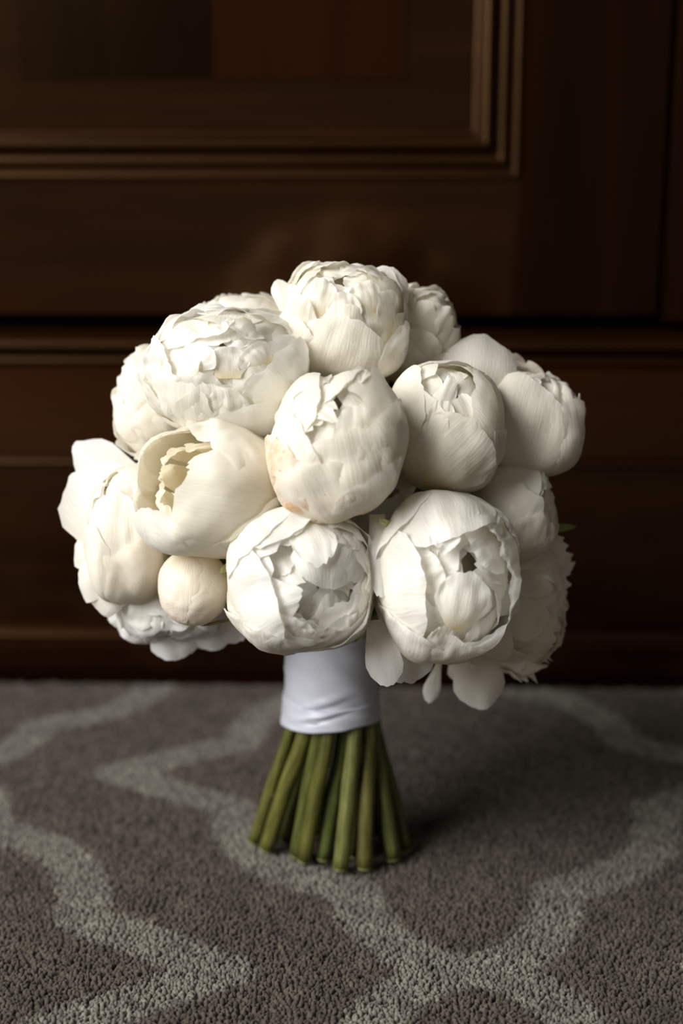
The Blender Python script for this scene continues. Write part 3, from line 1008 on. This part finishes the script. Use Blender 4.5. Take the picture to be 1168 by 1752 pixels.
# (foot px, foot py, x at the wrap's hem, forwardness there -1..1, tint, radius px)
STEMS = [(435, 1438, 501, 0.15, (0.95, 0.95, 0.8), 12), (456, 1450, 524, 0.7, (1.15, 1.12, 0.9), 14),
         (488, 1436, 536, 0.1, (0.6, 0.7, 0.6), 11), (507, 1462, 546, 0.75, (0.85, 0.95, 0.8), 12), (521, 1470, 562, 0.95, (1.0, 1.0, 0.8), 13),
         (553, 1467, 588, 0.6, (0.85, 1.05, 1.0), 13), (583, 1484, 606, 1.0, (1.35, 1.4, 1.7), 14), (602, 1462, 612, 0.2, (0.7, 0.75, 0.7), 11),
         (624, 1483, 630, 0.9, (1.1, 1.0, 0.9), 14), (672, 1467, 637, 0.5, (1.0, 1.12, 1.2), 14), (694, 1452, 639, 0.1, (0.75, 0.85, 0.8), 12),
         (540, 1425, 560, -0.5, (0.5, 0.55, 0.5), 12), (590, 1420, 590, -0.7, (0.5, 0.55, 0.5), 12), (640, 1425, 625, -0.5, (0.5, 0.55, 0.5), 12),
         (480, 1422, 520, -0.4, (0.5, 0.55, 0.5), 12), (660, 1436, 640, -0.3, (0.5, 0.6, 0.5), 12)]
k_base = (BASE - CAM_P).dot(CAM_R @ Vector((0, 0, -1))) / F
def axis_pt(py):
    """point of the bouquet's vertical axis shown at photo row py"""
    d = ray(566, py)
    return CAM_P + d * (BASE.y / d.y)
HEM, TOP = axis_pt(1232), axis_pt(1095)
R_HEM = 80 * k_base
for i, (fx, fy, hx, fw, tint, rpx) in enumerate(STEMS):
    foot = on_floor(fx, fy, 0.0072)
    depth = (HEM - CAM_P).dot(CAM_R @ Vector((0, 0, -1)))
    hx_m = at_depth(hx, 1240, depth).x
    lim = math.sqrt(max(0.0, 1 - min(1, ((hx_m - HEM.x) / R_HEM) ** 2)))
    lim = max(lim, 0.3)
    hem = Vector((hx_m, HEM.y - fw * R_HEM * 0.82 * max(lim, 0.25), HEM.z))
    ux = max(-0.6 * R_HEM, min(0.6 * R_HEM, hx_m - HEM.x + (hx_m - foot.x) * 0.35))
    up = Vector((HEM.x + ux, HEM.y + (hem.y - HEM.y) * 0.6, TOP.z))
    pe = PEONIES[i % len(PEONIES)]
    goal = pe.pos + CAM_R @ Vector((-pe.axis.x * pe.R.x, -pe.axis.y * pe.R.y, -pe.axis.z * pe.R.z)) * 0.6
    rm = rpx * k_base
    mid = up * 0.7 + goal * 0.3; mid.z = TOP.z + 0.035
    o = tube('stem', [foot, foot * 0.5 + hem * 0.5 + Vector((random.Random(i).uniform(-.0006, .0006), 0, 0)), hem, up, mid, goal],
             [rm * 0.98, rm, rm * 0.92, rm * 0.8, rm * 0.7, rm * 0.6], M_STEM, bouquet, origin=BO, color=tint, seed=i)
    # pale cut end
    d = (hem - foot).normalized()
    vs, fs = [], []
    x = d.cross(Vector((0, 1, 0))).normalized(); y = d.cross(x)
    for q in range(10):
        a = 2 * math.pi * q / 10
        vs.append(foot - BO + (x * math.cos(a) + y * math.sin(a)) * rm * 0.9 - d * 0.0008)
        fs.append((q, (q + 1) % 10, 10 + (q + 1) % 10, 10 + q))
    for q in range(10):
        vs.append(vs[q] + d * 0.0015)
    fs.append(tuple(range(9, -1, -1)))
    mesh_obj('cut_end', vs, fs, M_CUT, o, smooth=False)
    if i in SCARS:
        for f0, ln, th in SCARS[i]:
            c0, c1 = foot.lerp(hem, f0), foot.lerp(hem, f0 + ln)
            cc = c0.lerp(c1, 0.5)
            off = Vector((rm * th, -rm * 0.35, 0))
            tube('scar', [c0 + off, cc + off * 1.25, c1 + off], [rm * 0.3, rm * 0.62, rm * 0.25], M_NODE, o, 8, origin=BO, seed=i + 40)

# ------------------------------------------------------------------ satin wrap
def wrap(name, py0, py1, r0, r1, seed, amp, parent, z_ns=26, nt=64, thick=0.0012):
    a, b = axis_pt(py0), axis_pt(py1)
    v, f = [], []
    for i in range(z_ns + 1):
        s = i / z_ns
        z = a.z * (1 - s) + b.z * s
        r = (r0 * (1 - s) + r1 * s) * k_base
        for j in range(nt):
            ph = 2 * math.pi * j / nt
            d = Vector((math.cos(ph), math.sin(ph), 0))
            rr = r + amp * noise.noise(Vector((d.x * 1.5, d.y * 1.5, z * 90 + d.x * 2.0 + seed))) + 0.4 * amp * noise.noise(Vector((d.x * 3, d.y * 3, z * 260 + d.x * 5 + seed)))
            # a soft diagonal crease across the front
            front = smooth01(0.2, 0.9, -d.y) * math.exp(-((d.x + 0.12) / 0.42) ** 2)
            zc = (z - a.z) / 0.001
            rr += front * (0.0016 * math.exp(-((zc - 14 - d.x * 9) / 2.2) ** 2) - 0.0014 * math.exp(-((zc - 10.5 - d.x * 9) / 1.8) ** 2))
            z2 = z + (0.0018 * d.x - 0.0050 * d.y) * (1 - s) + 0.0005 * math.sin(ph * 3 + seed) * (1 - s)
            v.append(Vector((a.x + d.x * rr, BASE.y + d.y * rr, z2)) - BO)
    for i in range(z_ns):
        for j in range(nt):
            p, q = i * nt + j, i * nt + (j + 1) % nt
            f.append((p, q, q + nt, p + nt))
    o = mesh_obj(name, v, f, M_SATIN, parent)
    so = o.modifiers.new('thickness', 'SOLIDIFY'); so.thickness = thick; so.offset = -1
    return o
w1 = wrap('ribbon_wrap', 1222, 1078, 80, 74, 1.0, 0.0008, bouquet)
w1['label'] = 'white satin ribbon wound round the stems'
w2 = wrap('ribbon_turn', 1233, 1186, 84, 80.5, 4.0, 0.0009, bouquet, 16)
w2['label'] = 'lowest turn of the satin ribbon'
